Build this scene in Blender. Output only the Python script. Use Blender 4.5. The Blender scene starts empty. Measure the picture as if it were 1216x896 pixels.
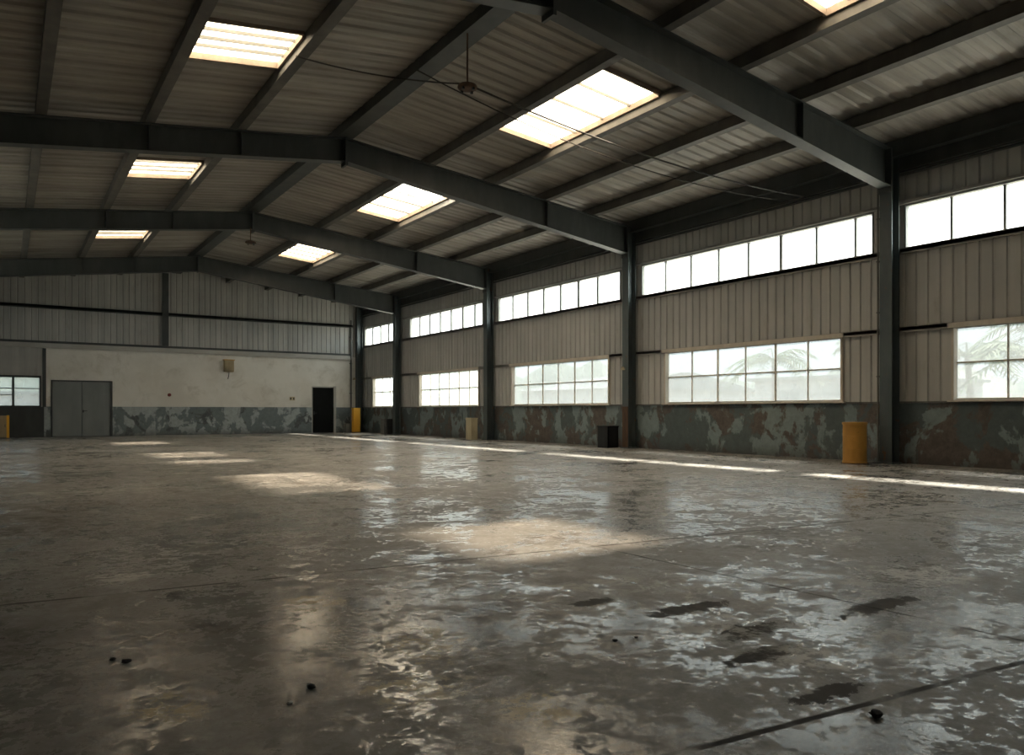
import bpy, bmesh, math, random
from mathutils import Vector, Matrix
random.seed(7)
S = bpy.context.scene
COL = S.collection
R = math.radians

# ------------------------------------------------------------------ camera, sky, sun, exposure
cam_data = bpy.data.cameras.new('camera'); cam = bpy.data.objects.new('camera', cam_data); COL.objects.link(cam)
S.camera = cam
cam.location = (0, 0, 1.2); cam.rotation_euler = (R(90), 0, R(-33.65))
cam_data.sensor_width = 36.0; cam_data.lens = 36.0 * 904 / 1216
cam_data.shift_y = 40 / 1216
cam_data.clip_end = 500
S.view_settings.view_transform = 'Standard'; S.view_settings.look = 'None'
S.view_settings.gamma = 1.0; S.view_settings.use_curve_mapping = False
S.view_settings.exposure = 0.95
S.cycles.max_bounces = 10; S.cycles.diffuse_bounces = 5; S.cycles.glossy_bounces = 4
S.cycles.transparent_max_bounces = 12; S.cycles.transmission_bounces = 6
S.cycles.sample_clamp_indirect = 6.0
S.cycles.caustics_reflective = False; S.cycles.caustics_refractive = False

SKY = 6.0
SUN = 27.0
world = bpy.data.worlds.new('hazy_sky'); S.world = world; world.use_nodes = True
bg = world.node_tree.nodes['Background']; bg.inputs[0].default_value = (0.87, 0.98, 1.015, 1); bg.inputs[1].default_value = SKY
sun_data = bpy.data.lights.new('sun', 'SUN'); sun = bpy.data.objects.new('sun', sun_data); COL.objects.link(sun)
sun_data.energy = SUN; sun_data.color = (1.0, 0.915, 0.80); sun_data.angle = R(2.6)
sun.location = (30, 10, 40)
sun.rotation_euler = Vector((-6.45, -0.85, -7.9)).to_track_quat('-Z', 'Y').to_euler()

def portal(x, y, z, sx, sy, rot):
    d = bpy.data.lights.new('daylight_portal', 'AREA'); o = bpy.data.objects.new('daylight_portal', d); COL.objects.link(o)
    d.shape = 'RECTANGLE'; d.size = sx; d.size_y = sy; d.cycles.is_portal = True
    o.location = (x, y, z); o.rotation_euler = rot

# ------------------------------------------------------------------ helpers
class MB:
    def __init__(s): s.v = []; s.f = []
    def quad(s, a, b, c, d):
        n = len(s.v); s.v += [a, b, c, d]; s.f.append((n, n+1, n+2, n+3)); return s
    def box(s, x0, x1, y0, y1, z0, z1):
        n = len(s.v)
        s.v += [(x0,y0,z0),(x1,y0,z0),(x1,y1,z0),(x0,y1,z0),(x0,y0,z1),(x1,y0,z1),(x1,y1,z1),(x0,y1,z1)]
        for q in ((0,3,2,1),(4,5,6,7),(0,1,5,4),(1,2,6,5),(2,3,7,6),(3,0,4,7)): s.f.append(tuple(n+i for i in q))
        return s
    def hexa(s, pts):
        n = len(s.v); s.v += [tuple(p) for p in pts]
        for q in ((0,3,2,1),(4,5,6,7),(0,1,5,4),(1,2,6,5),(2,3,7,6),(3,0,4,7)): s.f.append(tuple(n+i for i in q))
        return s
    def sweep(s, prof, path, closed=True, caps=True):
        """prof(i) -> list of 3D points for ring i"""
        rings = [prof(p) for p in path]; k = len(rings[0]); n = len(s.v)
        for r in rings: s.v += [tuple(p) for p in r]
        for i in range(len(rings)-1):
            for j in range(k if closed else k-1):
                a = n+i*k+j; b = n+i*k+(j+1) % k
                s.f.append((a, b, b+k, a+k))
        if caps and closed:
            s.f.append(tuple(n+j for j in reversed(range(k)))); s.f.append(tuple(n+(len(rings)-1)*k+j for j in range(k)))
        return s
    def tube(s, pts, r, k=8):
        pts = [Vector(p) for p in pts]
        def ring(i):
            t = (pts[min(i+1, len(pts)-1)] - pts[max(i-1, 0)]).normalized()
            u = t.cross(Vector((0, 0, 1)));
            if u.length < 1e-3: u = t.cross(Vector((0, 1, 0)))
            u.normalize(); w = t.cross(u); rr = r[i] if isinstance(r, (list, tuple)) else r
            return [pts[i] + u*rr*math.cos(2*math.pi*j/k) + w*rr*math.sin(2*math.pi*j/k) for j in range(k)]
        return s.sweep(ring, list(range(len(pts))))
    def lathe(s, prof, c=(0, 0, 0), k=28):
        def ring(p): return [(c[0]+p[0]*math.cos(2*math.pi*j/k), c[1]+p[0]*math.sin(2*math.pi*j/k), c[2]+p[1]) for j in range(k)]
        return s.sweep(ring, prof)
    def build(s, name, m, parent=None, bevel=0, smooth=False):
        me = bpy.data.meshes.new(name); me.from_pydata(s.v, [], s.f); me.update()
        bm = bmesh.new(); bm.from_mesh(me); bmesh.ops.recalc_face_normals(bm, faces=bm.faces); bm.to_mesh(me); bm.free()
        if smooth:
            for p in me.polygons: p.use_smooth = True
        o = bpy.data.objects.new(name, me); COL.objects.link(o); me.materials.append(m)
        if parent:
            o.parent = parent; o.matrix_parent_inverse = Matrix.Translation(-parent.location)
        if bevel:
            b = o.modifiers.new('bevel', 'BEVEL'); b.width = bevel; b.segments = 2; b.limit_method = 'ANGLE'
        return o
def tag(o, label=None, cat=None, group=None, kind=None):
    if label: o['label'] = label
    if cat: o['category'] = cat
    if group: o['group'] = group
    if kind: o['kind'] = kind
    return o
def empty(name, loc, label, cat, group=None, kind=None):
    o = bpy.data.objects.new(name, None); COL.objects.link(o); o.location = loc; o.empty_display_size = .2
    return tag(o, label, cat, group, kind)

# ------------------------------------------------------------------ material helpers
class G:
    def __init__(s, name):
        s.m = bpy.data.materials.new(name); s.m.use_nodes = True; s.nt = s.m.node_tree
        s.b = s.nt.nodes['Principled BSDF']; s.co = s.nt.nodes.new('ShaderNodeTexCoord').outputs['Object']
    def n(s, t, **kw):
        nd = s.nt.nodes.new('ShaderNode'+t)
        for k, v in kw.items(): setattr(nd, k, v)
        return nd
    def put(s, sock, v):
        if isinstance(v, bpy.types.NodeSocket): s.nt.links.new(v, sock)
        elif isinstance(v, (tuple, list)) and len(v) == 3 and sock.type == 'RGBA': sock.default_value = (*v, 1)
        else: sock.default_value = v
    def map(s, scale=(1, 1, 1), loc=(0, 0, 0), rot=(0, 0, 0), co=None):
        nd = s.n('Mapping'); s.put(nd.inputs[0], co or s.co); nd.inputs[1].default_value = loc; nd.inputs[2].default_value = rot; nd.inputs[3].default_value = scale
        return nd.outputs[0]
    def noise(s, scale, detail=6, rough=.6, co=None, dist=0):
        nd = s.n('TexNoise'); s.put(nd.inputs['Vector'], co or s.co)
        nd.inputs['Scale'].default_value = scale; nd.inputs['Detail'].default_value = detail; nd.inputs['Roughness'].default_value = rough; nd.inputs['Distortion'].default_value = dist
        return nd.outputs[0]
    def ramp(s, f, lo, hi, a=0.0, b=1.0):
        nd = s.n('MapRange', interpolation_type='SMOOTHSTEP'); s.put(nd.inputs[0], f); nd.inputs[1].default_value = lo; nd.inputs[2].default_value = hi
        nd.inputs[3].default_value = a; nd.inputs[4].default_value = b
        return nd.outputs[0]
    def mix(s, f, a, b, mode='MIX'):
        nd = s.n('Mix', data_type='RGBA', blend_type=mode); s.put(nd.inputs[0], f); s.put(nd.inputs[6], a); s.put(nd.inputs[7], b)
        return nd.outputs[2]
    def math(s, op, a, b=0.0, c=0.0):
        nd = s.n('Math', operation=op); s.put(nd.inputs[0], a); s.put(nd.inputs[1], b); s.put(nd.inputs[2], c)
        return nd.outputs[0]
    def xyz(s, co=None):
        nd = s.n('SeparateXYZ'); s.put(nd.inputs[0], co or s.co); return nd.outputs
    def bump(s, h, st=.3, dist=.02):
        nd = s.n('Bump'); nd.inputs['Strength'].default_value = st; nd.inputs['Distance'].default_value = dist; s.put(nd.inputs['Height'], h)
        s.nt.links.new(nd.outputs[0], s.b.inputs['Normal'])
    def out(s, col, rough=.7, metal=0.0, spec=.5):
        s.put(s.b.inputs['Base Color'], col); s.put(s.b.inputs['Roughness'], rough); s.put(s.b.inputs['Metallic'], metal); s.put(s.b.inputs['Specular IOR Level'], spec)
        return s.m

def painted(name, c, c2, scale=3, rough=.55, rust=0.0, spec=.4, stretch=(1, 1, .35)):
    g = G(name); co = g.map(stretch)
    f = g.ramp(g.noise(scale, 6, .65, co), .35, .7)
    col = g.mix(f, c, c2)
    if rust:
        r = g.ramp(g.noise(scale*2.2, 9, .7), .62-rust*.2, .70-rust*.1)
        col = g.mix(r, col, (.16, .075, .035))
    g.bump(g.noise(40, 3), .08, .004)
    return g.out(col, rough, 0, spec)

STEEL = painted('dark_steel_paint', (.042, .048, .047), (.062, .068, .065), 2.5, .5)
STEELC = painted('column_steel_paint', (.060, .078, .082), (.085, .105, .108), 2.2, .42, rust=.12)
RAIL = painted('grey_rail_paint', (.24, .235, .22), (.31, .30, .28), 2.0, .6)
PURLIN = painted('purlin_steel', (.085, .082, .075), (.13, .122, .108), 2.0, .6)
CURB = painted('skylight_curb_wood', (.20, .155, .12), (.28, .22, .17), 3, .7)
GIRT = painted('girt_steel', (.12, .12, .112), (.17, .168, .155), 2.0, .6)
CREAM = painted('cream_frame_paint', (.50, .455, .385), (.60, .55, .47), 4, .6)
GREYFRAME = painted('grey_sash_paint', (.20, .21, .20), (.27, .27, .26), 4, .55)
DARKFRAME = painted('dark_sash_paint', (.035, .04, .04), (.05, .055, .055), 4, .5)
DOORGREY = painted('door_grey_paint', (.16, .175, .175), (.20, .215, .21), 1.2, .55)
DOORBLACK = painted('door_black_paint', (.006, .0065, .006), (.01, .0105, .01), 1.5, .8, spec=.15)
OCHRE = painted('ochre_paint', (.52, .27, .05), (.40, .20, .04), 2.5, .5, rust=.1)
YELLOW = painted('yellow_paint', (.80, .42, .03), (.68, .34, .03), 1.2, .5)
TAN = painted('tan_box_paint', (.28, .22, .13), (.34, .27, .16), 5, .6)
CREAMBIN = painted('cream_bin_paint', (.46, .41, .28), (.38, .33, .22), 5, .6)
BLACK = painted('black_plastic', (.012, .013, .013), (.022, .022, .022), 4, .5)
WHITEP = painted('white_plastic', (.6, .6, .56), (.68, .68, .64), 5, .4)
RUST = painted('rusted_iron', (.10, .055, .03), (.06, .035, .025), 8, .8)
CABLE = painted('black_cable', (.03, .027, .024), (.045, .04, .035), 8, .7)
STONE = painted('dark_clod', (.02, .018, .016), (.045, .04, .035), 30, .9, stretch=(1, 1, 1))
CHIP = painted('pale_chip', (.5, .49, .46), (.6, .58, .55), 30, .8, stretch=(1, 1, 1))

def cladding(name, c, c2, streak_scale, stretch):
    g = G(name)
    a = g.ramp(g.noise(1.0, 5, .6, g.map(stretch)), .3, .72)
    b = g.ramp(g.noise(.5, 4, .6), .35, .7)
    d = g.ramp(g.noise(2.2, 9, .7, g.map(tuple(.25+.75*k/max(stretch) for k in stretch))), .55, .75)
    col = g.mix(a, c, c2)
    col = g.mix(g.math('MULTIPLY', b, .35), col, tuple(k*.7 for k in c))
    col = g.mix(g.math('MULTIPLY', d, .5), col, tuple((c[0]*.62, c[1]*.52, c[2]*.42)))
    return g.out(col, .55, 0, .4)
WALLCLAD = cladding('grey_ribbed_wall_sheet', (.405, .405, .39), (.49, .49, .47), 1, (2.2, 3.2, .12))
ENDCLAD = cladding('grey_ribbed_gable_sheet', (.34, .34, .325), (.46, .455, .43), 1, (3.2, 2.2, .12))
ROOFSHEET = cladding('weathered_roof_sheet', (.235, .22, .195), (.41, .385, .345), 1, (.12, 2.6, 1))

PALEWALL = cladding('pale_wall_sheet', (.30, .285, .26), (.36, .34, .31), 1, (2.2, 3.2, .12))
def end_wall_plaster():
    g = G('stained_white_plaster')
    a = g.ramp(g.noise(.5, 8, .65), .35, .68); b = g.ramp(g.noise(1.1, 10, .7, dist=.6), .50, .72)
    c = g.ramp(g.noise(.9, 8, .7, g.map((1, 1, .25), (3, 0, 9))), .55, .72)
    col = g.mix(a, (.58, .56, .51), (.68, .665, .62))
    col = g.mix(g.math('MULTIPLY', b, .6), col, (.42, .385, .33))
    col = g.mix(g.math('MULTIPLY', c, .35), col, (.74, .73, .70))
    g.bump(g.noise(6, 8), .15, .01)
    return g.out(col, .8)
PLASTER = end_wall_plaster()

def dado(name, base, pale, brown, kp, kb, seed):
    g = G(name); o = (seed, seed*2, seed*3)
    n1 = g.noise(1.5, 9, .60, g.map((1, 1, .7), o), .3)
    n2 = g.noise(1.0, 8, .62, g.map((1, 1, .8), (o[1], o[0], 5)), .6)
    n3 = g.noise(7, 8, .7)
    col = g.mix(g.ramp(n3, .3, .7), tuple(k*.75 for k in base), base)
    col = g.mix(g.ramp(n2, kb, kb+.05), col, g.mix(g.ramp(n3, .35, .65), brown, tuple(k*.6 for k in brown)))
    col = g.mix(g.ramp(n1, kp, kp+.05), col, g.mix(g.ramp(n3, .3, .7), pale, tuple(k*.75 for k in pale)))
    fl = g.ramp(g.noise(1.8, 5, .6, g.map((1, 1, .6), (o[2], 1, 1)), 1.2), .735, .75)
    col = g.mix(fl, col, (.42, .44, .43))
    # darker and browner towards the foot of the wall
    z = g.xyz()[2]
    foot = g.ramp(g.math('ADD', z, g.math('MULTIPLY', n1, -.5)), -.35, .12, 1, 0)
    col = g.mix(g.math('MULTIPLY', foot, .6), col, (.05, .042, .035))
    g.bump(g.math('ADD', n1, g.math('MULTIPLY', n3, .2)), .3, .02)
    return g.out(col, .6)
DADO_R = dado('peeling_teal_dado', (.085, .112, .115), (.215, .270, .275), (.115, .095, .08), .51, .475, 3.1)
DADO_E = dado('mottled_slate_dado', (.14, .17, .175), (.33, .37, .37), (.085, .10, .10), .50, .55, 8.7)
DADO_D = painted('dark_panel_paint', (.03, .034, .034), (.045, .05, .05), 2, .6)
LEDGE = painted('pale_concrete_ledge', (.36, .35, .32), (.44, .43, .40), 2, .7, stretch=(.4, 1, 1))

def glass(name, veil_mix, veil_col, tint=(.97, .98, .975)):
    m = bpy.data.materials.new(name); m.use_nodes = True; nt = m.node_tree; nt.nodes.clear()
    out = nt.nodes.new('ShaderNodeOutputMaterial'); tr = nt.nodes.new('ShaderNodeBsdfTransparent'); tl = nt.nodes.new('ShaderNodeBsdfTranslucent')
    gl = nt.nodes.new('ShaderNodeBsdfGlossy'); m1 = nt.nodes.new('ShaderNodeMixShader'); m2 = nt.nodes.new('ShaderNodeMixShader')
    tc = nt.nodes.new('ShaderNodeTexCoord'); no = nt.nodes.new('ShaderNodeTexNoise'); no.inputs['Scale'].default_value = 1.3; no.inputs['Detail'].default_value = 6
    mr = nt.nodes.new('ShaderNodeMapRange'); mr.inputs[1].default_value = .3; mr.inputs[2].default_value = .7
    mr.inputs[3].default_value = veil_mix*.85; mr.inputs[4].default_value = min(1, veil_mix*1.15)
    nt.links.new(tc.outputs['Object'], no.inputs['Vector']); nt.links.new(no.outputs[0], mr.inputs[0])
    tr.inputs[0].default_value = (*tint, 1); tl.inputs[0].default_value = (*veil_col, 1); gl.inputs['Roughness'].default_value = .08
    nt.links.new(mr.outputs[0], m1.inputs[0]); nt.links.new(tr.outputs[0], m1.inputs[1]); nt.links.new(tl.outputs[0], m1.inputs[2])
    m2.inputs[0].default_value = .05; nt.links.new(m1.outputs[0], m2.inputs[1]); nt.links.new(gl.outputs[0], m2.inputs[2])
    nt.links.new(m2.outputs[0], out.inputs[0]); return m
GLASS = glass('haze_veiled_window_glass', .35, (.20, .208, .208), (.33, .34, .34))  # outdoor haze put into the glass as a milky veil and grey tint
GLASSF = glass('dull_window_glass', .35, (.35, .36, .355), (.45, .46, .455))
GLASSC = glass('dusty_clerestory_glass', .25, (.5, .51, .5), (.8, .81, .8))
GRP = glass('weathered_clear_roof_panel', .42, (.95, .80, .62), (.76, .73, .68))
GRPF = glass('added_frosted_roof_panel', .97, (.93, .88, .80))

def floor_mat():
    g = G('worn_stained_concrete'); X, Y, Z = g.xyz()
    big = g.noise(.22, 5, .6); med = g.noise(.9, 9, .68, dist=.4); fine = g.noise(5.0, 10, .72, dist=.3)
    vfine = g.noise(22, 6, .7)
    stret = g.noise(.75, 9, .68, g.map((1, 1.0, 1), (11, 4, 2)), .5)
    col = g.mix(g.ramp(big, .35, .65), (.212, .198, .180), (.272, .265, .250))
    col = g.mix(g.ramp(med, .38, .68), col, g.mix(g.ramp(big, .4, .6), (.150, .146, .128), (.335, .322, .30)))
    col = g.mix(g.math('MULTIPLY', g.ramp(fine, .42, .60), .75), col, g.mix(.65, col, (.10, .085, .07)))
    col = g.mix(g.math('MULTIPLY', g.ramp(vfine, .45, .62), .35), col, (.11, .095, .08))
    # brown stains and old spill marks
    st = g.math('MULTIPLY', g.ramp(stret, .56, .64), g.ramp(fine, .38, .55))
    col = g.mix(g.math('MULTIPLY', st, .75), col, (.085, .068, .054))
    # scuffed pale bloom where the sealer has worn off
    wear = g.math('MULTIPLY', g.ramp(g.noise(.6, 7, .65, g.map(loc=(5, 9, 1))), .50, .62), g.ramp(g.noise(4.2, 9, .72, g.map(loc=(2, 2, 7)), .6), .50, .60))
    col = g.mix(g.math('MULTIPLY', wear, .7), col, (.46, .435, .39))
    def blob(x, y, rx, ry, lo=.75, hi=1.0, amp=1.1, nz=None):
        dx = g.math('DIVIDE', g.math('SUBTRACT', X, x), rx); dy = g.math('DIVIDE', g.math('SUBTRACT', Y, y), ry)
        d = g.math('SQRT', g.math('ADD', g.math('MULTIPLY', dx, dx), g.math('MULTIPLY', dy, dy)))
        d = g.math('ADD', d, g.math('MULTIPLY', g.math('SUBTRACT', nz or fine, .5), amp))
        return g.ramp(d, lo, hi, 1, 0)
    def union(bl):
        m = bl[0]
        for b in bl[1:]: m = g.math('MAXIMUM', m, b)
        return m
    # individual dark spills
    rag = g.noise(6.5, 10, .75, g.map(loc=(7, 7, 2)), .8)
    def rb(x, y, rx, ry, amp=3.4): return blob(x, y, rx, ry, .80, .90, amp, rag)
    spills = union([rb(3.47, 3.26, .34, .10), rb(3.08, 2.44, .30, .08), rb(3.06, 3.70, .18, .08),
                    rb(2.96, 1.95, .26, .07), rb(3.42, 2.75, .28, .10), rb(4.5, 2.65, .42, .10)])
    col = g.mix(g.math('MULTIPLY', spills, .8), col, (.050, .044, .038))
    old = union([blob(2.29, 8.99, .42, .24, .5, 1.1, 2.6, rag), blob(.95, 4.44, .5, .2, .4, 1.2, 3.2, rag), blob(1.0, 8.39, .5, .25, .5, 1.1, 2.6, rag)])
    col = g.mix(g.math('MULTIPLY', old, .45), col, (.075, .062, .052))
    # ragged ochre patches
    yel = union([blob(1.62, 4.66, .26, .30, .35, .95, 2.4), blob(1.80, 3.51, .32, .42, .35, .95, 2.6), blob(1.48, 3.0, .28, .34, .35, .95, 2.6), blob(.54, 3.35, .22, .3, .3, .95, 2.4), blob(1.8, 2.5, .3, .3, .3, .95, 2.6)])
    yel = g.math('MULTIPLY', yel, g.ramp(g.noise(9, 8, .75), .48, .54))
    col = g.mix(g.math('MULTIPLY', yel, .85), col, (.60, .50, .32))
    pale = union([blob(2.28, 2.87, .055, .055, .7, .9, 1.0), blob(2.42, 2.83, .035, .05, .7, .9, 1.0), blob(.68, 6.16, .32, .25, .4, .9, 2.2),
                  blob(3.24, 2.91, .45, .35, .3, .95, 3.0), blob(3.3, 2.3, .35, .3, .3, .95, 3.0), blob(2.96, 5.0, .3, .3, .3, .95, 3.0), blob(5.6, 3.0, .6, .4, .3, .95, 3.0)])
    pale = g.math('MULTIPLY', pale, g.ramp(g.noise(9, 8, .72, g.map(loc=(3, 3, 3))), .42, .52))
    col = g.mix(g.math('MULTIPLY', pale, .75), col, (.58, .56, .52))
    # control joints, slightly out of square
    def line(expr, w): return g.ramp(g.math('ABSOLUTE', expr), w*.4, w, 1, 0)
    wob = g.math('MULTIPLY', g.math('SUBTRACT', g.noise(1.2, 4), .5), .035)
    u = g.math('ADD', g.math('ADD', Y, g.math('MULTIPLY', X, .104)), wob)
    v = g.math('ADD', g.math('SUBTRACT', X, g.math('MULTIPLY', Y, -.02)), wob)
    def rep(e, off, p): return g.math('SUBTRACT', g.math('MODULO', g.math('ADD', g.math('SUBTRACT', e, off), 50*p+p/2), p), p/2)
    j1 = g.math('MULTIPLY', line(rep(u, 2.10, 3.57), .028), g.ramp(u, 6.5, 8, 1, .25)); j2 = g.math('MULTIPLY', line(rep(v, 4.47, 4.45), .020), g.ramp(u, 5.4, 6.2, 1, .35))
    jm = g.math('MULTIPLY', g.math('MAXIMUM', j1, j2), g.ramp(g.noise(2.5, 6), .35, .55, .35, 1))
    col = g.mix(g.math('MULTIPLY', jm, .85), col, (.030, .024, .020))
    # fine specks
    sp = g.ramp(g.noise(30, 3, .5), .70, .74)
    col = g.mix(g.math('MULTIPLY', sp, .6), col, (.05, .045, .04))
    # sealer: glossy islands and matt worn islands
    gm = g.noise(5.5, 10, .75, g.map(loc=(4, 1, 3)), .4); gl = g.noise(.55, 4, .55, g.map(loc=(9, 2, 3)))
    ro = g.ramp(g.math('ADD', g.math('ADD', g.math('MULTIPLY', gm, .5), g.math('MULTIPLY', g.noise(1.5, 6, .65), .25)), g.math('ADD', g.math('MULTIPLY', gl, .25), g.math('MULTIPLY', g.math('SUBTRACT', g.noise(19, 6, .7), .5), .30))), .46, .525, .13, .62)
    ro = g.math('ADD', ro, g.math('MULTIPLY', vfine, .06))
    ro = g.math('MAXIMUM', ro, g.math('MULTIPLY', yel, .6))
    dull = g.math('MAXIMUM', spills, g.math('MULTIPLY', st, .6)); dull = g.math('MAXIMUM', dull, jm)
    ro = g.math('MAXIMUM', ro, g.math('MULTIPLY', dull, .8))
    h = g.math('ADD', g.math('MULTIPLY', fine, .5), g.math('ADD', g.math('MULTIPLY', vfine, .22), g.math('MULTIPLY', jm, -.3)))
    g.bump(h, .25, .012)
    return g.out(col, ro, 0, g.math('MULTIPLY', g.math('SUBTRACT', 1.0, g.math('MULTIPLY', dull, .85)), .55))
FLOOR = floor_mat()

# ------------------------------------------------------------------ dimensions of the hall (metres)
XL, XW, Y0, YE, XR = -2.8, 17.22, -8.0, 41.5, 7.213
SR, SL = .100, .128
FRAMES = [9.62, 18.41, 27.09, 36.11, 41.17]
def rtop(x): return 8.15 - (SR*(x-XR) if x > XR else SL*(XR-x))
def rbot(x): return 7.545 - (.1296*(x-XR) if x > XR else .130*(XR-x))
def sheet(x): return rtop(x) + .27

# ------------------------------------------------------------------ floor
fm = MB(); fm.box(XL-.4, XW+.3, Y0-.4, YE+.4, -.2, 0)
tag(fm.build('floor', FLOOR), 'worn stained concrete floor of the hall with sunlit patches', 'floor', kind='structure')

# ------------------------------------------------------------------ roof sheets with openings
SKY_R = [(5.95, 7.75), (11.75, 15.6), (19.3, 24.6), (31.0, 33.6)]
SKY_L = [(13.6, 15.05), (22.15, 23.75), (31.45, 32.95)]
P = .34
def prof_pts(a, b, p, amp, fr=((0, 0), (.30, 0), (.42, 1), (.88, 1))):
    out = []; y = a
    while y < b:
        for f_, z in fr: out.append((y+f_*p, z*amp))
        y += p
    return out
ys = prof_pts(Y0-.3, YE+.3, P, .035)
RL, RR = (2.82, 4.48), (9.86, 11.56)
xs = [XL-.25, RL[0], RL[1], XR, RR[0], RR[1], XW+.25]
def snap(y): return min(range(len(ys)), key=lambda i: abs(ys[i][0]-y))
holesL = [(snap(a), snap(b)) for a, b in SKY_L]; holesR = [(snap(a), snap(b)) for a, b in SKY_R]
ce = MB()
for i in range(len(xs)-1):
    x0, x1 = xs[i], xs[i+1]
    hs = holesL if i == 1 else holesR if i == 4 else []
    n = len(ce.v)
    for y, dz in ys: ce.v += [(x0, y, sheet(x0)+dz), (x1, y, sheet(x1)+dz)]
    for k in range(len(ys)-1):
        if any(a <= k < b for a, b in hs): continue
        a = n+2*k; ce.f.append((a, a+1, a+3, a+2))
ceil = tag(ce.build('ceiling', ROOFSHEET), 'weathered brown grey corrugated roof sheeting', 'ceiling', kind='structure')

where = {'R': ['cut off by the top edge of the view', 'nearest whole one right of the ridge, crossed by the overhead cable', 'partly behind the second portal frame, right of the ridge', 'farthest one right of the ridge'],
         'L': ['nearest one left of the ridge', 'middle one left of the ridge between second and third portal frame', 'farthest one left of the ridge near the end wall']}
def skylight(side, idx, ka, kb):
    x0, x1 = RR if side == 'R' else RL
    ya, yb = ys[ka][0], ys[kb][0]
    t = empty('skylight', ((x0+x1)/2, (ya+yb)/2, sheet((x0+x1)/2)), 'bright roof skylight ' + where[side][idx], 'skylight', 'roof skylights')
    def bar(mb, xa, xb, y0, y1, d0, d1):
        mb.hexa([(xa, y0, sheet(xa)+d0), (xb, y0, sheet(xb)+d0), (xb, y1, sheet(xb)+d0), (xa, y1, sheet(xa)+d0),
                 (xa, y0, sheet(xa)+d1), (xb, y0, sheet(xb)+d1), (xb, y1, sheet(xb)+d1), (xa, y1, sheet(xa)+d1)])
    c = MB()
    bar(c, x0-.02, x1+.02, yb-.01, yb+.05, -.09, .03); bar(c, x0-.02, x1+.02, ya-.05, ya+.01, -.06, .03)
    bar(c, x0-.05, x0, ya, yb, -.05, .03); bar(c, x1, x1+.05, ya, yb, -.10, .03)
    tag(c.build('curb', CURB, t), 'tan curb catching the light')
    g = MB(); n = max(4, round((yb-ya)/.95)); random.seed(idx*3+(side == 'R'))
    cuts = [ya+(yb-ya)*(i+random.uniform(-.15, .15))/n for i in range(1, n)]
    for y in cuts:
        g = MB(); bar(g, x0, x1, y-.012, y+.012, -.02, .045); g.build('glazing_bar', GIRT, t)
    def pane(y0, y1, m):
        p = MB(); bar(p, x0-.03, x1+.04, y0, y1, .052, .058); p.build('pane', m, t)
    if side == 'R' and idx == 2:
        pane(ya-.04, 20.55, GRP); pane(20.55, 22.2, GRPF); pane(22.2, yb+.04, GRP)  # frosted middle pane and hidden near part added to shape the floor sun patches
    else: pane(ya-.04, yb+.04, GRP)
    portal((x0+x1)/2, (ya+yb)/2, sheet((x0+x1)/2)+.25, x1-x0, yb-ya, (0, 0, 0))
for i, (a, b) in enumerate(holesR):
    skylight('R', i, a, b)
for i, (a, b) in enumerate(holesL):
    skylight('L', i, a, b)

# ------------------------------------------------------------------ right wall
LOW = [(-6.4, -.4), (2.4, 8.4), (11.14, 17.13), (19.88, 25.80), (28.45, 34.03), (36.87, 39.85)]
CLE = [(-7.4, .1), (.9, 9.54), (10.27, 18.26), (19.30, 26.95), (28.10, 35.26), (36.60, 41.05)]
wr = MB(); wr.box(XW, XW+.28, Y0, YE+.2, -.1, 1.40)
wall_r = tag(wr.build('wall_right', DADO_R), 'long side wall with peeling teal dado under the windows', 'wall', kind='structure')
GROOVE = ((0, 0), (.09, 0), (.17, 1), (.92, 1))
wy = prof_pts(Y0, YE+.2, .27, .03, GROOVE)
def wsnap(y): return min(range(len(wy)), key=lambda i: abs(wy[i][0]-y))
cl = MB(); n = 0
def strip(z0, z1, skip):
    n = len(cl.v); sk = [(wsnap(a), wsnap(b)) for a, b in skip]
    for y, d in wy: cl.v += [(XW+.03-d, y, z0), (XW+.03-d, y, z1)]
    for k in range(len(wy)-1):
        if any(a <= k < b for a, b in sk): continue
        a = n+2*k; cl.f.append((a, a+1, a+3, a+2))
strip(1.38, 1.46, []); strip(1.46, 2.99, LOW); strip(2.99, 4.93, []); strip(4.93, 5.93, CLE); strip(5.93, 7.6, [])
cl.build('cladding', WALLCLAD, wall_r)
gi = MB()
gi.box(XW-.10, XW+.05, Y0, YE, 3.04, 3.12); gi.box(XW-.10, XW-.08, Y0, YE, 3.00, 3.13)
tag(gi.build('trim_1', RAIL), 'steel rail along the side wall over the low windows', 'trim', kind='structure')
gi = MB(); gi.box(XW-.10, XW+.05, Y0, YE, 4.84, 4.92); gi.box(XW-.10, XW-.085, Y0, YE, 4.80, 4.94)
tag(gi.build('trim_2', RAIL), 'steel rail along the side wall under the clerestory', 'trim', kind='structure')
gi = MB(); gi.box(XW-.08, XW+.05, Y0, YE, 5.95, 6.02)
tag(gi.build('trim_3', RAIL), 'steel rail along the side wall over the clerestory', 'trim', kind='structure')
gi = MB()
prev = Y0
for a, b in LOW+[(YE, YE)]:
    if a-prev > .05: gi.box(XW-.035, XW+.03, prev, a-.06, 1.385, 1.425)
    prev = b+.06
tag(gi.build('trim_4', GIRT), 'thin capping strip on top of the peeling dado', 'trim', kind='structure')

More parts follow.
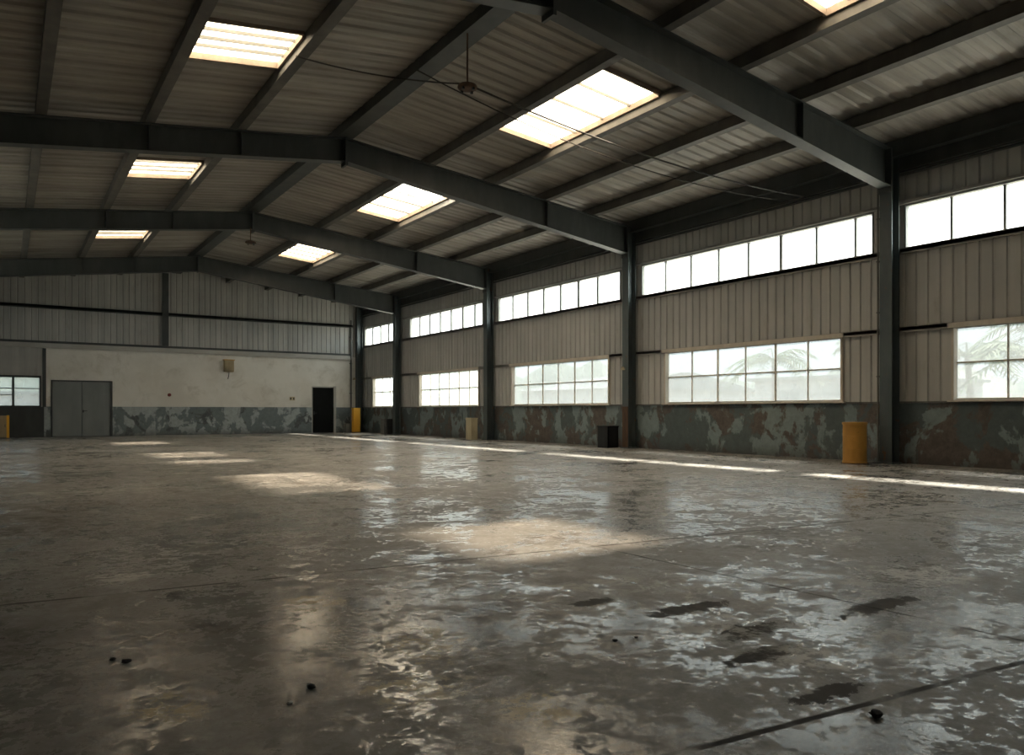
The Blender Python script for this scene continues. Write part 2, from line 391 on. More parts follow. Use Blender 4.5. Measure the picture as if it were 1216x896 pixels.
wn = 0
def low_window(a, b, ncol, label, gl):
    global wn; wn += 1
    a, b = wy[wsnap(a)][0], wy[wsnap(b)][0]
    x0, x1, z0, z1 = XW-.07, XW+.12, 1.44, 3.01
    f = MB(); w = .055
    f.box(x0, x1, a-w, a, z0, z1+.04); f.box(x0, x1, b, b+w, z0, z1+.04); f.box(XW-.125, x1, a-w-.05, b+w+.05, z1+.0, z1+.11)
    f.box(XW+.05, x1, a, b, z0, z0+.045)
    o = tag(f.build('window_%d' % wn, CREAM), label, 'window', kind='structure')
    s = MB(); s.box(XW-.12, XW+.16, a-.12, b+.12, 1.405, 1.445); s.build('window_sill', CREAM, o, .006)
    m = MB()
    for i in range(1, ncol):
        y = a+(b-a)*i/ncol; h = .04 if i in (ncol//3, 2*ncol//3) and ncol == 6 else .022
        m.box(XW+.05, XW+.10, y-h/2-.004, y+h/2+.004, z0, z1)
    zm = z0+(z1-z0)*.52; m.box(XW+.045, XW+.105, a, b, zm-.018, zm+.018)
    m.build('sash_bar', CREAM, o)
    p = MB(); p.box(XW+.072, XW+.078, a, b, z0+.02, z1-.01); p.build('window_pane', gl, o)
    portal(XW+.3, (a+b)/2, (z0+z1)/2, 1.7, b-a, (0, R(90), 0))
def clere(a, b, label):
    global wn; wn += 1
    a, b = wy[wsnap(a)][0], wy[wsnap(b)][0]
    z0, z1 = 4.93, 5.93
    f = MB(); w = .05
    f.box(XW-.02, XW+.12, a-.02, a+.02, z0, z1); f.box(XW-.02, XW+.12, b-.02, b+.02, z0, z1)
    f.box(XW-.03, XW+.12, a, b, z0-.03, z0+.03); f.box(XW-.03, XW+.12, a, b, z1-.035, z1+.03)
    o = tag(f.build('window_%d' % wn, GREYFRAME), label, 'window', kind='structure')
    m = MB(); y = b-1.0; i = 0
    while y > a+.3:
        h = (.075 if i == 4 else .052) + max(0, a-8)*.0026
        m.box(XW+.03, XW+.10, y-h/2, y+h/2, z0, z1); y -= 1.07; i += 1
    m.build('sash_bar', GREYFRAME, o)
    p = MB(); p.box(XW+.072, XW+.078, a, b, z0+.01, z1-.01); p.build('window_pane', GLASSC, o)
    portal(XW+.3, (a+b)/2, (z0+z1)/2, 1.1, b-a, (0, R(90), 0))
bay = ['bay behind the camera', 'bay with palms outside, nearest', 'bay between first and second steel column', 'bay between second and third steel column', 'bay between third and fourth steel column', 'narrow last bay by the end wall']
for i, (a, b) in enumerate(LOW):
    low_window(a, b, 3 if i == 5 else 6, 'low cream framed window in the ' + bay[i], GLASS if i < 4 else GLASSF)
for i, (a, b) in enumerate(CLE):
    clere(a, b, 'bright clerestory window in the ' + bay[i])

# ------------------------------------------------------------------ end wall
WX0, WX1 = -2.2, 1.36
ew = MB()
ew.box(1.5, XW, YE, YE+.3, 1.42, 4.16)                # plaster above the dado, doorways cut below
end = tag(ew.build('wall_end', PLASTER), 'far end wall of stained plaster with a slate dado', 'wall', kind='structure')
DD, BD = (1.83, 4.24, 2.60), (14.26, 15.48, 2.53)
# rebuild the plaster in pieces so that both doorways are real openings
end.data.clear_geometry()
pm = MB()
for x0, x1, z0 in ((1.5, DD[0], 1.42), (DD[0], DD[1], DD[2]), (DD[1], BD[0], 1.42), (BD[0], BD[1], BD[2]), (BD[1], XW, 1.42)):
    pm.box(x0, x1, YE, YE+.3, z0, 4.16)
pm.box(XL, XW, YE+.06, YE+.3, 4.16, 4.45); pm.box(16.3, XW, YE, YE+.06, 4.16, 4.30)
end.data.from_pydata(pm.v, [], pm.f); end.data.update()
dm = MB()
for x0, x1 in ((1.5, DD[0]), (DD[1], BD[0]), (BD[1], XW)): dm.box(x0, x1, YE-.012, YE+.3, -.1, 1.42)
dm.build('dado', DADO_E, end)
lm = MB()
lm.box(XL, WX0, YE, YE+.3, -.1, 4.16); lm.box(WX0, WX1, YE, YE+.3, -.1, 1.42); lm.box(WX0, WX1, YE, YE+.3, 2.80, 4.16); lm.box(WX1, 1.5, YE, YE+.3, -.1, 4.16)
lm.build('grey_panel', ENDCLAD, end)
dk = MB(); dk.box(XL, 1.5, YE-.02, YE, 0, 1.40); tag(dk.build('dado', DADO_D, end), 'nearly black dado under the end window')
pt = MB(); pt.box(1.44, 1.58, YE-.06, YE, 1.40, 4.12); pt.build('pilaster_strip', DARKFRAME, end)
le = MB(); le.box(XL, 16.45, YE-.10, YE+.1, 4.17, 4.36); le.box(XL, 16.45, YE-.14, YE-.10, 4.14, 4.20)
tag(le.build('trim_5', LEDGE), 'pale ledge between plaster and gable sheeting', 'trim', kind='structure')
le = MB(); le.box(XL, 16.45, YE-.09, YE, 4.37, 4.47)
tag(le.build('trim_6', STEEL), 'dark rail at the foot of the gable sheeting', 'trim', kind='structure')
ex = prof_pts(XL, XW+.1, .27, .03, GROOVE); em = MB(); n = len(em.v)
for x, d in ex: em.v += [(x, YE+.03-d, 4.3), (x, YE+.03-d, sheet(x)+.08)]
for k in range(len(ex)-1): a = 2*k; em.f.append((a, a+1, a+3, a+2))
em.build('gable_cladding', ENDCLAD, end)
gr = MB(); gr.box(XL, 16.6, YE-.12, YE, 6.02, 6.12); gr.box(XL, 16.6, YE-.12, YE-.105, 5.96, 6.13)
tag(gr.build('trim_7', STEEL), 'dark horizontal rail halfway up the gable', 'trim', kind='structure')
gp = MB(); gp.box(6.53, 6.81, YE-.24, YE-.22, 4.47, 8.1); gp.box(6.66, 6.68, YE-.22, YE-.12, 4.47, 8.1); gp.box(6.53, 6.81, YE-.12, YE-.11, 4.47, 8.1)
tag(gp.build('gable_post', STEEL), 'dark steel post rising on the gable from the pale ledge to the ridge', 'post')
# end window
wn += 1
f = MB(); z0, z1 = 1.42, 2.80
f.box(WX0, WX0+.05, YE-.05, YE+.12, z0, z1); f.box(WX1-.05, WX1+.02, YE-.05, YE+.12, z0, z1); f.box(WX0, WX1+.02, YE-.05, YE+.12, z1-.05, z1+.04); f.box(WX0, WX1+.02, YE-.06, YE+.12, z0-.04, z0+.04)
ewin = tag(f.build('window_%d' % wn, DARKFRAME), 'dark framed window in the end wall left of the double door', 'window', kind='structure')
m = MB()
for x in (.30, -.75): m.box(x-.045, x+.045, YE, YE+.1, z0, z1)
m.box(WX0, WX1, YE+.01, YE+.09, 2.23, 2.265); m.box(WX0, .30, YE+.01, YE+.09, 1.94, 1.965)
m.build('sash_bar', DARKFRAME, ewin)
p = MB(); p.box(WX0, WX1, YE+.05, YE+.056, z0, z1); p.build('window_pane', GLASS, ewin)
portal((WX0+WX1)/2, YE+.45, 2.1, WX1-WX0, 1.4, (R(-90), 0, 0))

# doors
def frame3(mb, x0, x1, z1, w, y0, y1):
    mb.box(x0-w, x0, y0, y1, 0, z1+w); mb.box(x1, x1+w, y0, y1, 0, z1+w); mb.box(x0, x1, y0, y1, z1, z1+w)
fr = MB(); frame3(fr, DD[0], DD[1], DD[2], .06, YE-.04, YE+.2); fr.box(DD[1]+.0, DD[1]+.09, YE-.05, YE, 0, DD[2]+.05)
d1 = tag(fr.build('door_1', DARKFRAME), 'grey steel double door in the far end wall', 'door', kind='structure')
mid = (DD[0]+DD[1])/2
for x0, x1 in ((DD[0]+.01, mid-.012), (mid+.012, DD[1]-.01)):
    l = MB(); l.box(x0, x1, YE+.01, YE+.06, .015, DD[2]-.01); w = x1-x0
    for za, zb in ((.14, 1.2), (1.32, 2.46)):
        l.box(x0+.10, x1-.10, YE+.004, YE+.01, za, zb)
    l.build('door_leaf', DOORGREY, d1)
bk = MB(); bk.box(DD[0], DD[1], YE+.065, YE+.19, 0, DD[2]); bk.build('leak_blocker', DARKFRAME, d1)  # unseen backing added to block daylight leaking between the leaves
hd = MB(); hd.box(mid+.03, mid+.08, YE-.03, YE+.01, 1.14, 1.26); hd.box(mid+.04, mid+.22, YE-.05, YE-.03, 1.20, 1.225)
hd.build('door_handle', BLACK, d1)
fr = MB(); fr.box(BD[1], BD[1]+.14, YE-.05, YE+.2, 0, BD[2]+.08); fr.box(BD[0]-.04, BD[0], YE-.03, YE+.2, 0, BD[2]+.04); fr.box(BD[0], BD[1], YE-.03, YE+.2, BD[2], BD[2]+.06)
d2 = tag(fr.build('door_2', LEDGE), 'narrow black door in the far end wall beside the corner', 'door', kind='structure')
l = MB(); l.box(BD[0]+.01, BD[1]-.01, YE+.02, YE+.07, .015, BD[2]-.01)
for i in range(6): l.box(BD[0]+.06+i*.19, BD[0]+.19+i*.19, YE+.012, YE+.02, .08, BD[2]-.1)
l.build('door_leaf', DOORBLACK, d2)
bk = MB(); bk.box(BD[0], BD[1], YE+.075, YE+.19, 0, BD[2]); bk.build('leak_blocker', DARKFRAME, d2)  # added behind the leaf, out of sight, to stop light leaks
hb = MB(); hb.box(BD[0]+.08, BD[0]+.13, YE-.02, YE+.02, 1.0, 1.2); hb.tube([(BD[0]+.10, YE-.04, 1.1), (BD[0]+.24, YE-.04, 1.1)], .012); hb.build('door_handle', BLACK, d2)

# ------------------------------------------------------------------ the two walls out of view
wl = MB()
wl.box(XL-.3, XL, Y0-.2, YE+.3, -.1, 4.93); wl.box(XL-.3, XL, Y0-.2, YE+.3, 5.93, 7.25)
LCLE = [(19.30, 26.95), (28.10, 35.26)]  # unseen left clerestory, added to throw light onto the right wall
prev = Y0-.2
for a, b in LCLE+[(YE+.3, 0)]: wl.box(XL-.3, XL, prev, a, 4.93, 5.93); prev = b
wall_l = tag(wl.build('wall_left', PALEWALL), 'side wall to the left of the camera', 'wall', kind='structure')
for a, b in LCLE:
    wn += 1; f = MB()
    f.box(XL-.12, XL+.02, a, b, 4.93, 4.97); f.box(XL-.12, XL+.02, a, b, 5.89, 5.93)
    for k in range(9): y = a+(b-a)*k/8; f.box(XL-.1, XL, y-.02, y+.02, 4.93, 5.93)
    o = tag(f.build('window_%d' % wn, GREYFRAME), 'unseen clerestory window added in the left side wall to light the hall', 'window', kind='structure')
    p = MB(); p.box(XL-.08, XL-.074, a, b, 4.93, 5.93); p.build('window_pane', GLASSC, o)
    portal(XL-.35, (a+b)/2, 5.43, 1.1, b-a, (0, R(-90), 0))
wb = MB(); wb.box(XL-.3, XW+.3, Y0-.3, Y0, -.1, 8.6)
tag(wb.build('wall_back', ENDCLAD), 'wall behind the camera', 'wall', kind='structure')

# ------------------------------------------------------------------ steel portal frames
nth = ['first', 'second', 'third', 'fourth', 'last']
flab = ['dark steel portal frame nearest the camera, its column beside the ochre drum',
        'second dark steel portal frame from the camera, its column beside the low black bin',
        'third dark steel portal frame from the camera, its column beside the cream bin',
        'fourth dark steel portal frame from the camera, its column beside the small dark bin',
        '']
XC, XO = 16.78, 17.10
def ibeam_along(mb, x0, x1, y, top, bot, n=1):
    """an I section in the x-z plane between x0 and x1: web and two flanges"""
    def seg(ya, yb, za, zb):
        mb.hexa([(x0, ya, za(x0)), (x1, ya, za(x1)), (x1, yb, za(x1)), (x0, yb, za(x0)), (x0, ya, zb(x0)), (x1, ya, zb(x1)), (x1, yb, zb(x1)), (x0, yb, zb(x0))])
    seg(y-.008, y+.008, lambda x: bot(x)+.02, lambda x: top(x)-.02)
    seg(y-.14, y+.14, bot, lambda x: bot(x)+.025); seg(y-.14, y+.14, lambda x: top(x)-.025, top)
def column(mb, xa, xb, y, z1):
    xa, xb = sorted((xa, xb))
    mb.box(xa, xa+.025, y-.145, y+.145, 0, z1); mb.box(xb-.025, xb, y-.145, y+.145, 0, z1); mb.box(xa+.02, xb-.02, y-.009, y+.009, 0, z1)
for i, Y in enumerate(FRAMES[:4]):
    y = Y+.15
    t = empty('portal_frame', (XC+.16, y, 0), flab[i], 'steel frame', 'steel portal frames')
    c = MB(); column(c, XC, XO, y, rtop(XC)-.01); c.build('column', STEELC, t)
    b = MB(); b.box(XC-.05, XO+.02, y-.2, y+.2, 0, .03); b.build('base_plate', STEELC, t)
    c = MB(); column(c, XL+.02, XL+.44, y, rtop(XL)-.05); c.build('column', STEELC, t)
    rb = (lambda x: rbot(x)-.07) if i == 3 else rbot
    r = MB(); ibeam_along(r, XR, XC, y, rtop, rb); r.build('rafter', STEEL, t)
    r = MB(); ibeam_along(r, XL+.44, XR, y, rtop, rb); r.build('rafter', STEEL, t)
    k = MB(); k.box(XR-.03, XR+.03, y-.16, y+.16, rbot(XR)-.10, rtop(XR)+.02); k.build('apex_plate', STEEL, t)
    k = MB()
    k.box(XC-.03, XC, y-.155, y+.155, rbot(XC)-.12, rtop(XC)-.02); k.build('knee_plate', STEEL, t)
    for xx in (2.66, 4.64, 13.56):
        k = MB(); k.box(xx-.007, xx+.007, y-.135, y+.135, rbot(xx)+.02, rtop(xx)-.02); k.build('stiffener', STEEL, t)

t = empty('corner_column', (XC+.16, FRAMES[4]+.15, 0), 'dark steel column in the far corner behind the yellow post', 'column')
c = MB(); column(c, XC, XO, FRAMES[4]+.15, rtop(XC)-.01); c.build('shaft', STEELC, t)
b = MB(); b.box(XC-.05, XO+.02, FRAMES[4]-.05, FRAMES[4]+.32, 0, .03); b.build('base_plate', STEELC, t)

# ------------------------------------------------------------------ purlins running the length of the roof
def purlin(x, w, label, d=.245, m=None):
    mb = MB(); ya, yb = Y0+.02, YE-.02
    zb = rtop(x)+.014; zt = zb+d
    mb.box(x-w/2, x-w/2+.02, ya, yb, zb+.02, zt-.02); mb.box(x-w/2, x+w/2, ya, yb, zb, zb+.025); mb.box(x-w/2, x+w/2, ya, yb, zt-.025, zt)
    return tag(mb.build('purlin', m or PURLIN), label, 'roof beam', 'roof purlins')
purlin(XR, .40, 'wide dark ridge beam along the peak of the roof', m=STEEL)
for x, l in ((9.70, 'dark roof purlin right of the ridge along the left edge of the right skylights'), (11.72, 'roof purlin with sunlit face along the right edge of the right skylights'),
             (13.56, 'dark roof purlin, second from the side wall with the long windows'), (15.43, 'dark roof purlin nearest the side wall with the long windows'),
             (4.64, 'roof purlin with sunlit face along the right edge of the left skylights'), (2.66, 'dark roof purlin along the left edge of the left skylights'), (.62, 'dark roof purlin at the far left of the picture, left of all skylights')):
    purlin(x, .20, l)
eb = MB()
eb.box(17.02, 17.045, Y0+.02, YE-.02, 7.04, 7.42); eb.box(16.92, 17.2, Y0+.02, YE-.02, 7.02, 7.045); eb.box(17.05, 17.2, Y0+.02, YE-.02, 7.36, 7.385)
eb.box(17.12, 17.14, Y0+.02, YE-.02, 6.72, 7.02); eb.box(17.06, 17.2, Y0+.02, YE-.02, 6.70, 6.725)
tag(eb.build('eaves_beam', STEEL), 'dark steel eaves beam where the roof meets the side wall', 'roof beam')
ep = MB(); ep.tube([(17.14, Y0+.1, 6.62), (17.14, YE-.1, 6.62)], .035)
tag(ep.build('conduit_pipe', STEEL), 'thin dark pipe under the eaves beam along the side wall', 'pipe')

# ------------------------------------------------------------------ hanging things
def pendant(y, ztop, zbot, label, lamp=True):
    t = empty('pendant_fitting', (7.07, y, zbot), label, 'pendant')
    r = MB(); r.tube([(7.07, y, zbot+.02), (7.07, y, ztop)], .016); r.build('rod', RUST, t)
    d = MB(); d.lathe([(.02, .06), (.06, .055), (.17, .02), (.185, -.01), (.175, -.035), (.10, -.05), (.04, -.045)], (7.07, y, zbot), 20); d.build('canopy_plate', RUST, t, smooth=True)
    for k in range(4):
        a = k*math.pi/2+.4; h = MB(); h.box(7.07+.13*math.cos(a)-.02, 7.07+.13*math.cos(a)+.02, y+.13*math.sin(a)-.02, y+.13*math.sin(a)+.02, zbot-.085, zbot-.03); h.build('hook', BLACK, t)
pendant(12.1, rtop(7.07)+.008, 7.16, 'rusty round pendant fitting on a rod, where the overhead cable crosses the ridge')
pendant(26.95, rbot(7.07)+.03, 7.05, 'small rusty pendant fitting under the apex of the third portal frame')

def sag(a, b, s, n=18):
    a, b = Vector(a), Vector(b)
    return [a.lerp(b, i/n) - Vector((0, 0, s*4*(i/n)*(1-i/n))) for i in range(n+1)]
w = MB(); w.tube(sag((17.1, 12.1, 6.70), (7.16, 12.1, 7.19), .25), .018, 6)
tag(w.build('overhead_cable', CABLE), 'black cable sagging from the pendant fitting past the skylight to the side wall', 'cable')
w = MB(); w.tube(sag((6.98, 12.1, 7.19), (4.53, 14.1, 7.84), .10), .014, 6)
tag(w.build('overhead_cable', CABLE), 'black cable running from the pendant fitting up to the purlin beside the nearest left skylight', 'cable')
w = MB(); w.tube(sag((17.1, 12.6, 6.70), (7.0, 14.0, 8.15), .45), .013, 6)
tag(w.build('overhead_cable', CABLE), 'thinner second cable just beside the thick one across the skylight', 'cable')

# ------------------------------------------------------------------ fittings on walls and columns
t = empty('junction_box', (9.73, YE-.12, 3.24), 'tan metal junction box high on the plaster end wall', 'box')
b = MB(); b.box(9.50, 9.98, YE-.24, YE, 3.26, 3.86); b.build('housing', TAN, t, .015)
b = MB(); b.box(9.55, 9.93, YE-.262, YE-.24, 3.31, 3.80); b.build('cover', TAN, t, .008)
b = MB(); b.box(9.46, 10.02, YE-.27, YE, 3.86, 3.90); b.build('rain_cap', OCHRE, t)
b = MB(); b.tube([(9.76, YE-.10, 3.27), (9.75, YE-.08, 3.08), (9.71, YE-.06, 2.88)], .018, 6); b.build('cable_tail', CABLE, t)
t = empty('socket_plate', (13.12, YE-.02, 1.88), 'small pale double socket on the plaster left of the black door', 'socket')
b = MB(); b.box(12.97, 13.27, YE-.03, YE, 1.79, 1.99); b.build('plate', CREAMBIN, t, .006)
for x in (13.03, 13.19):
    b = MB(); b.box(x-.03, x+.04, YE-.034, YE-.03, 1.83, 1.95); b.build('socket', BLACK, t)
b = MB(); b.lathe([(.02, 0), (.085, 0), (.085, .05), (.05, .075), (.01, .08)], (0, 0, 0), 18)
b.v = [(6.88+x, YE-z, 2.02+y) for x, y, z in b.v]
al = b.build('alarm_button', painted('dull_red_plastic', (.16, .03, .025), (.11, .025, .02), 6, .5)); tag(al, 'small round dull red button on the plaster end wall', 'button')
def wall_lamp(x, y, z, label, m, s=1.0):
    t = empty('wall_lamp', (x, y, z), label, 'lamp')
    b = MB(); b.box(x-.02, x, y-.04*s, y+.04*s, z-.05*s, z+.05*s); b.build('bracket', GIRT, t)
    b = MB(); b.tube([(x-.02, y, z), (x-.09*s, y, z+.03*s)], .014*s); b.build('arm', GIRT, t)
    b = MB(); b.lathe([(.02*s, .07*s), (.05*s, .06*s), (.085*s, -.04*s), (.075*s, -.05*s), (.02*s, -.055*s)], (x-.13*s, y, z), 16); b.build('shade', m, t, smooth=True)
wall_lamp(XC, FRAMES[4]+.15, 3.05, 'small pale lamp on the column at the far corner over the yellow post', TAN, 1.0)
wall_lamp(XC, FRAMES[1]+.15, 2.58, 'small pale lamp halfway up the second steel column', CREAMBIN, .9)
b = MB(); b.tube([(16.50, YE-.07, .02), (16.50, YE-.07, 6.4)], .05, 10)
for z in (.6, 2.2, 3.9, 5.4): b.box(16.42, 16.58, YE-.06, YE, z, z+.05)
tag(b.build('drain_pipe', GIRT), 'grey vertical pipe on the end wall beside the corner column', 'pipe')
for yy, lab in ((10.14, 'first'), (18.95, 'second'), (27.62, 'third')):
    b = MB(); b.tube([(XW-.125, yy, .02), (XW-.125, yy, 6.5)], .022, 8)
    for z in (.5, 2.0, 3.5, 4.7, 5.7): b.box(XW-.15, XW-.06, yy-.03, yy+.03, z, z+.03)
    tag(b.build('conduit_pipe', GIRT), 'thin vertical conduit on the side wall just beyond the %s steel column' % lab, 'pipe')
cp = MB(); cp.box(XC-.012, XC, FRAMES[1]+.02, FRAMES[1]+.28, .02, 1.35)
tag(cp.build('rust_plate', RUST), 'rusty plate on the foot of the second steel column', 'plate')

# ------------------------------------------------------------------ bins, drums and posts on the floor
def drum(x, y, r, h, label):
    t = empty('drum', (x, y, 0), label, 'drum')
    b = MB(); b.lathe([(r*.96, 0), (r, .015), (r, .04), (r*.965, .055), (r*.965, h*.34), (r*.99, h*.35), (r*.965, h*.36), (r*.965, h*.66), (r*.99, h*.67), (r*.965, h*.68), (r*.965, h-.06)], (x, y, 0), 36)
    b.build('body', OCHRE, t, smooth=False)
    b = MB(); b.lathe([(r*.965, h-.06), (r*1.02, h-.055), (r*1.02, h-.005), (r*.97, h), (r*.93, h-.02), (.01, h-.02)], (x, y, 0), 36); b.build('lid', OCHRE, t)
    b = MB(); b.lathe([(.035, h-.02), (.035, h-.002), (.01, h)], (x+r*.5, y, 0), 12); b.build('bung', RUST, t)
    b = MB(); b.lathe([(r*1.12, 0), (r*1.12, .012), (r*1.0, .013)], (x, y, 0), 36); b.build('base_tray', RUST, t)
drum(16.30, 10.23, .265, .95, 'ochre steel drum standing beside the nearest steel column')
t = empty('low_bin', (16.55, 19.10, 0), 'low black open bin on the floor at the second steel column', 'bin')
b = MB(); x0, x1, y0, y1, h = 16.36, 16.80, 18.92, 19.45, .70
b.box(x0, x1, y0, y0+.03, .02, h); b.box(x0, x1, y1-.03, y1, .02, h); b.box(x0, x0+.03, y0, y1, .02, h); b.box(x1-.03, x1, y0, y1, .02, h); b.box(x0, x1, y0, y1, 0, .03)
b.build('body', BLACK, t)
b = MB(); b.box(x0-.02, x1+.02, y0-.02, y0+.03, h-.02, h+.02); b.box(x0-.02, x1+.02, y1-.03, y1+.02, h-.02, h+.02); b.box(x0-.02, x0+.03, y0, y1, h-.02, h+.02); b.box(x1-.03, x1+.02, y0, y1, h-.02, h+.02); b.build('rim', BLACK, t)
def bin_box(name, x0, x1, y0, y1, h, m, label, cat, lid=True):
    t = empty(name, ((x0+x1)/2, (y0+y1)/2, 0), label, cat)
    b = MB(); b.box(x0, x1, y0, y1, .0, h-.05); b.build('body', m, t, .012)
    b = MB(); b.box(x0-.012, x1+.012, y0-.012, y1+.012, h-.05, h); b.build('lid', m, t, .008)
    b = MB(); b.box(x0+.06, x1-.06, y0-.02, y0-.0, h*.55, h*.60); b.build('handle', m, t)
    return t
bin_box('upright_bin', 16.28, 16.60, 27.55, 28.0, .92, CREAMBIN, 'cream upright bin on the floor beside the third steel column', 'bin')
bin_box('upright_bin', 16.62, 17.0, 36.62, 37.1, .80, BLACK, 'small dark bin on the floor beside the fourth steel column', 'bin')
b = MB(); b.box(16.42, 16.58, 36.7, 37.1, 0, .80)
tag(b.build('grey_board', GIRT), 'grey board standing on the floor against the small dark bin', 'board')
t = empty('yellow_post', (16.4, 40.6, 0), 'tall yellow box post standing in the far corner', 'post')
b = MB(); b.box(16.28, 16.68, 40.5, 40.8, .03, 1.36); b.build('body', YELLOW, t, .01)
b = MB(); b.box(16.25, 16.71, 40.47, 40.83, 0, .03); b.build('base_plate', RUST, t)
b = MB(); b.box(16.27, 16.69, 40.49, 40.81, 1.36, 1.39); b.build('cap', YELLOW, t)
bin_box('grey_crate', 15.92, 16.2, 40.75, 41.05, .50, GIRT, 'small grey crate on the floor left of the yellow post', 'crate')
t = empty('ochre_cabinet', (-.2, 40.6, 0), 'ochre low cabinet cut off by the left edge under the end window', 'cabinet')
b = MB(); b.box(-.75, .13, 40.3, 40.9, .04, 1.0); b.build('body', TAN, t, .008)
b = MB(); b.box(.05, .15, 40.28, 40.32, .02, 1.02); tag(b.build('edge_strip', YELLOW, t), 'bright yellow edge strip')
for x0, x1 in ((-.72, -.33), (-.31, .04)):
    d = MB(); d.box(x0, x1, 40.285, 40.30, .08, .96); dd = d.build('door', TAN, t)
    h_ = MB(); h_.box(x1-.06, x1-.04, 40.26, 40.285, .5, .62); h_.build('handle', BLACK, dd)

# ------------------------------------------------------------------ crumbs on the floor
def clod(x, y, r, m, name, label, seed):
    rnd = random.Random(seed); bm = bmesh.new(); bmesh.ops.create_icosphere(bm, subdivisions=2, radius=r)
    for v in bm.verts:
        v.co *= rnd.uniform(.75, 1.2); v.co.z *= .45
    zmin = min(v.co.z for v in bm.verts)
    for v in bm.verts: v.co.z -= zmin
    me = bpy.data.meshes.new(name); bm.to_mesh(me); bm.free(); me.materials.append(m)
    o = bpy.data.objects.new(name, me); COL.objects.link(o); o.location = (x, y, 0); tag(o, label, 'debris')
clod(2.85, 1.70, .028, STONE, 'dirt_clod', 'dark dirt clod on the floor nearest the camera', 1)
clod(1.10, 3.22, .020, STONE, 'dirt_clod', 'dark dirt clod alone on the floor left of the picture middle', 2)
clod(2.65, 3.01, .014, STONE, 'dirt_clod', 'tiny dark crumb just above the two white paint flakes, the left one of two', 3)
clod(2.78, 2.99, .012, STONE, 'dirt_clod', 'tiny dark crumb just above the two white paint flakes, the right one of two', 4)
clod(.48, 4.04, .022, STONE, 'dirt_clod', 'dark dirt clod toward the left edge of the floor', 5)
clod(.43, 4.12, .015, STONE, 'dirt_clod', 'small dark crumb touching the left dirt clod', 6)
clod(1.58, 5.9, .016, CHIP, 'stone_chip', 'tiny white stone chip near the long floor joint', 7)
clod(.97, 3.10, .014, CHIP, 'stone_chip', 'tiny white stone chip left of the lone dirt clod', 8)

# ------------------------------------------------------------------ outside
def leaf_mat(name, c, c2):
    g = G(name); return g.out(g.mix(g.ramp(g.noise(1.2, 4), .35, .65), c, c2), .6)
PALM = leaf_mat('palm_leaf', (.045, .13, .03), (.10, .22, .05)); TRUNK = leaf_mat('palm_trunk', (.16, .13, .10), (.22, .19, .15))
HILL = leaf_mat('hazy_hill_forest', (.20, .25, .22), (.26, .31, .27)); GROUND = leaf_mat('yard_ground', (.30, .28, .23), (.36, .33, .27)); BUILD = leaf_mat('pale_render', (.60, .60, .60), (.66, .66, .66)); ROOFG = leaf_mat('grey_roof', (.36, .38, .39), (.42, .44, .45))  # hill colour raised so that it carries the outdoor haze
gm = MB(); gm.quad((-150, -120, -.15), (260, -120, -.15), (260, 260, -.15), (-150, 260, -.15))
tag(gm.build('ground_outside', GROUND), 'pale yard outside the windows', 'ground', kind='structure')
def palm(x, y, h, label, seed, size=1.0):
    rnd = random.Random(seed); t = empty('palm_tree', (x, y, -.15), label, 'palm', 'palms outside the windows')
    lean = Vector((rnd.uniform(-.5, .5), rnd.uniform(-.5, .5), 0))
    pts = [Vector((x, y, -.15)) + lean*(k/6)**2 + Vector((0, 0, (h+.15)*k/6)) for k in range(7)]
    b = MB(); b.tube(pts, [.17-.012*k for k in range(7)], 10); b.build('trunk', TRUNK, t, smooth=True)
    top = pts[-1]
    for k in range(15):
        a = k*2.4+rnd.uniform(-.2, .2); el = rnd.uniform(.15, 1.15); L = size*rnd.uniform(1.7, 2.3)
        d = Vector((math.cos(a), math.sin(a), 0)); sp = []
        for i in range(9):
            s = i/8; sp.append(top + d*(L*s*math.cos(el*.6)) + Vector((0, 0, L*(math.sin(el)*s - .75*s*s))))
        f = MB(); f.tube(sp, [.03*(1-.8*i/8) for i in range(9)], 5)
        side = d.cross(Vector((0, 0, 1)))
        for i in range(1, 9):
            for sub in (0, .5):
                if i == 8 and sub: continue
                p0 = sp[i].lerp(sp[min(8, i+1)], sub); ll = size*(.62-.045*abs(i-4))
                for sg in (-1, 1):
                    tip = p0 + side*sg*ll*.8 + d*ll*.45 - Vector((0, 0, ll*rnd.uniform(.25, .6)))
                    wv = d*.05
                    f.quad(p0-wv, p0+wv, tip+wv*.3, tip-wv*.3)
        f.build('frond', PALM, t)
palm(31.0, 14.6, 3.3, 'palm seen in the nearest low window, left of its mullion', 3, 1.15)
palm(38.5, 15.6, 5.0, 'taller palm behind in the nearest low window', 4, 1.2)
palm(28.0, 10.9, 2.9, 'palm at the cut right edge of the nearest low window', 5, 1.1)
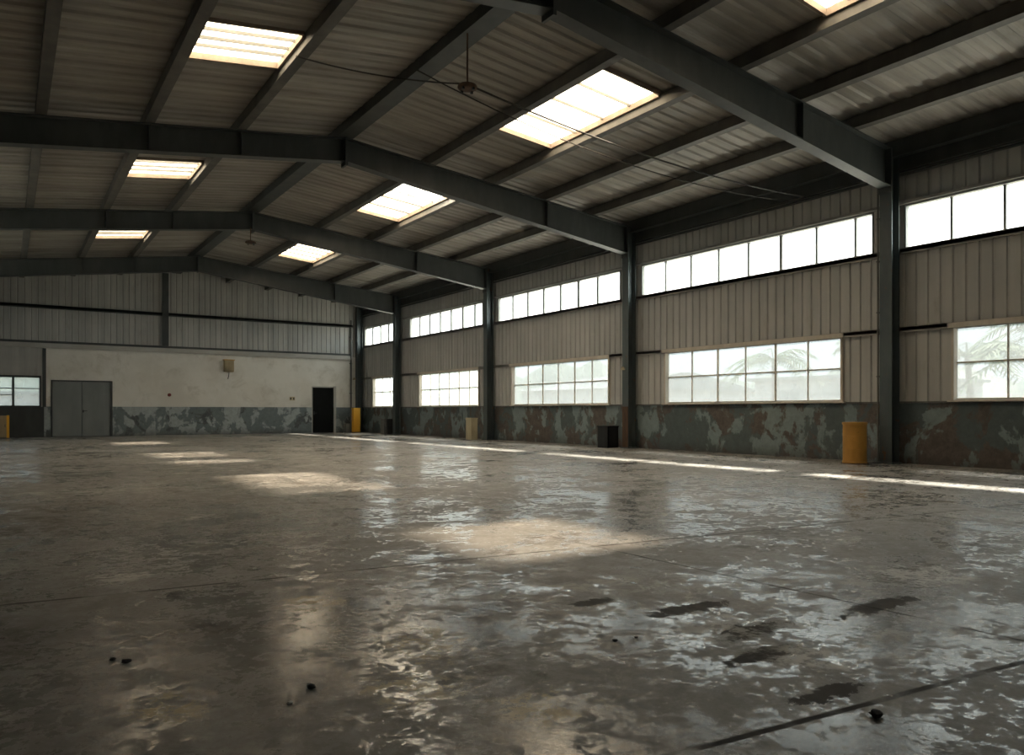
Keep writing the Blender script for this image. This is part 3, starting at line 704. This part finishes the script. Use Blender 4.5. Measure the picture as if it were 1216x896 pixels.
palm(37.0, 28.2, 4.2, 'palm in the middle of the second low window', 6, 1.3)
palm(40.0, 23.6, 4.8, 'palm right of the middle of the second low window', 8, 1.0)
bt = empty('outside_building', (46, 30, -.15), 'pale low building seen through the second low window', 'building')
b = MB(); b.box(44, 60, 27.5, 35.2, -.15, 3.3); b.build('wall', BUILD, bt)
b = MB(); b.box(43.6, 60.4, 27.1, 35.6, 3.3, 3.5); b.build('roof', ROOFG, bt)
b = MB(); b.box(43.97, 44, 31.6, 33.2, .0, 2.6); b.build('gate', ROOFG, bt)
b = MB(); b.box(43.96, 44, 27.6, 31.0, 2.25, 2.35); b.build('rail', ROOFG, bt)
bt = empty('outside_building', (50, 66, -.15), 'pale shed seen through the third low window', 'building')
b = MB(); b.box(48, 70, 56, 70, -.15, 3.4); b.build('wall', BUILD, bt)
b = MB(); b.hexa([(47.5, 55.5, 3.4), (70.5, 55.5, 3.4), (70.5, 70.5, 3.4), (47.5, 70.5, 3.4), (58, 55.5, 5.2), (60, 55.5, 5.2), (60, 70.5, 5.2), (58, 70.5, 5.2)]); b.build('roof', ROOFG, bt)
bt = empty('outside_building', (-2, 62, -.15), 'pale building seen through the end wall window', 'building')
b = MB(); b.box(-14, 12, 60, 70, -.15, 2.35); b.build('wall', BUILD, bt)
b = MB(); b.box(-14.3, 12.3, 59.7, 70.3, 2.35, 2.5); b.build('roof', ROOFG, bt)
hm = MB(); rnd = random.Random(5); hp = []
for i in range(121):
    a = -35+i*1.45; hgt = 5.5+2.2*math.sin(i*.31)+1.6*math.sin(i*.83+1)+.8*math.sin(i*2.1)+rnd.uniform(-.25, .25)
    hp.append((a, hgt*1.1))
def hring(p):
    a, h_ = p; c, s = math.cos(R(a)), math.sin(R(a))
    return [(90*c+8, 90*s, -.15), (96*c+8, 96*s, h_*.75), (103*c+8, 103*s, h_), (118*c+8, 118*s, h_*.8), (130*c+8, 130*s, -.15)]
hm.sweep(hring, hp, closed=False)
tag(hm.build('hills_outside', HILL, smooth=True), 'hazy wooded hills beyond the yard', 'hills', kind='structure')
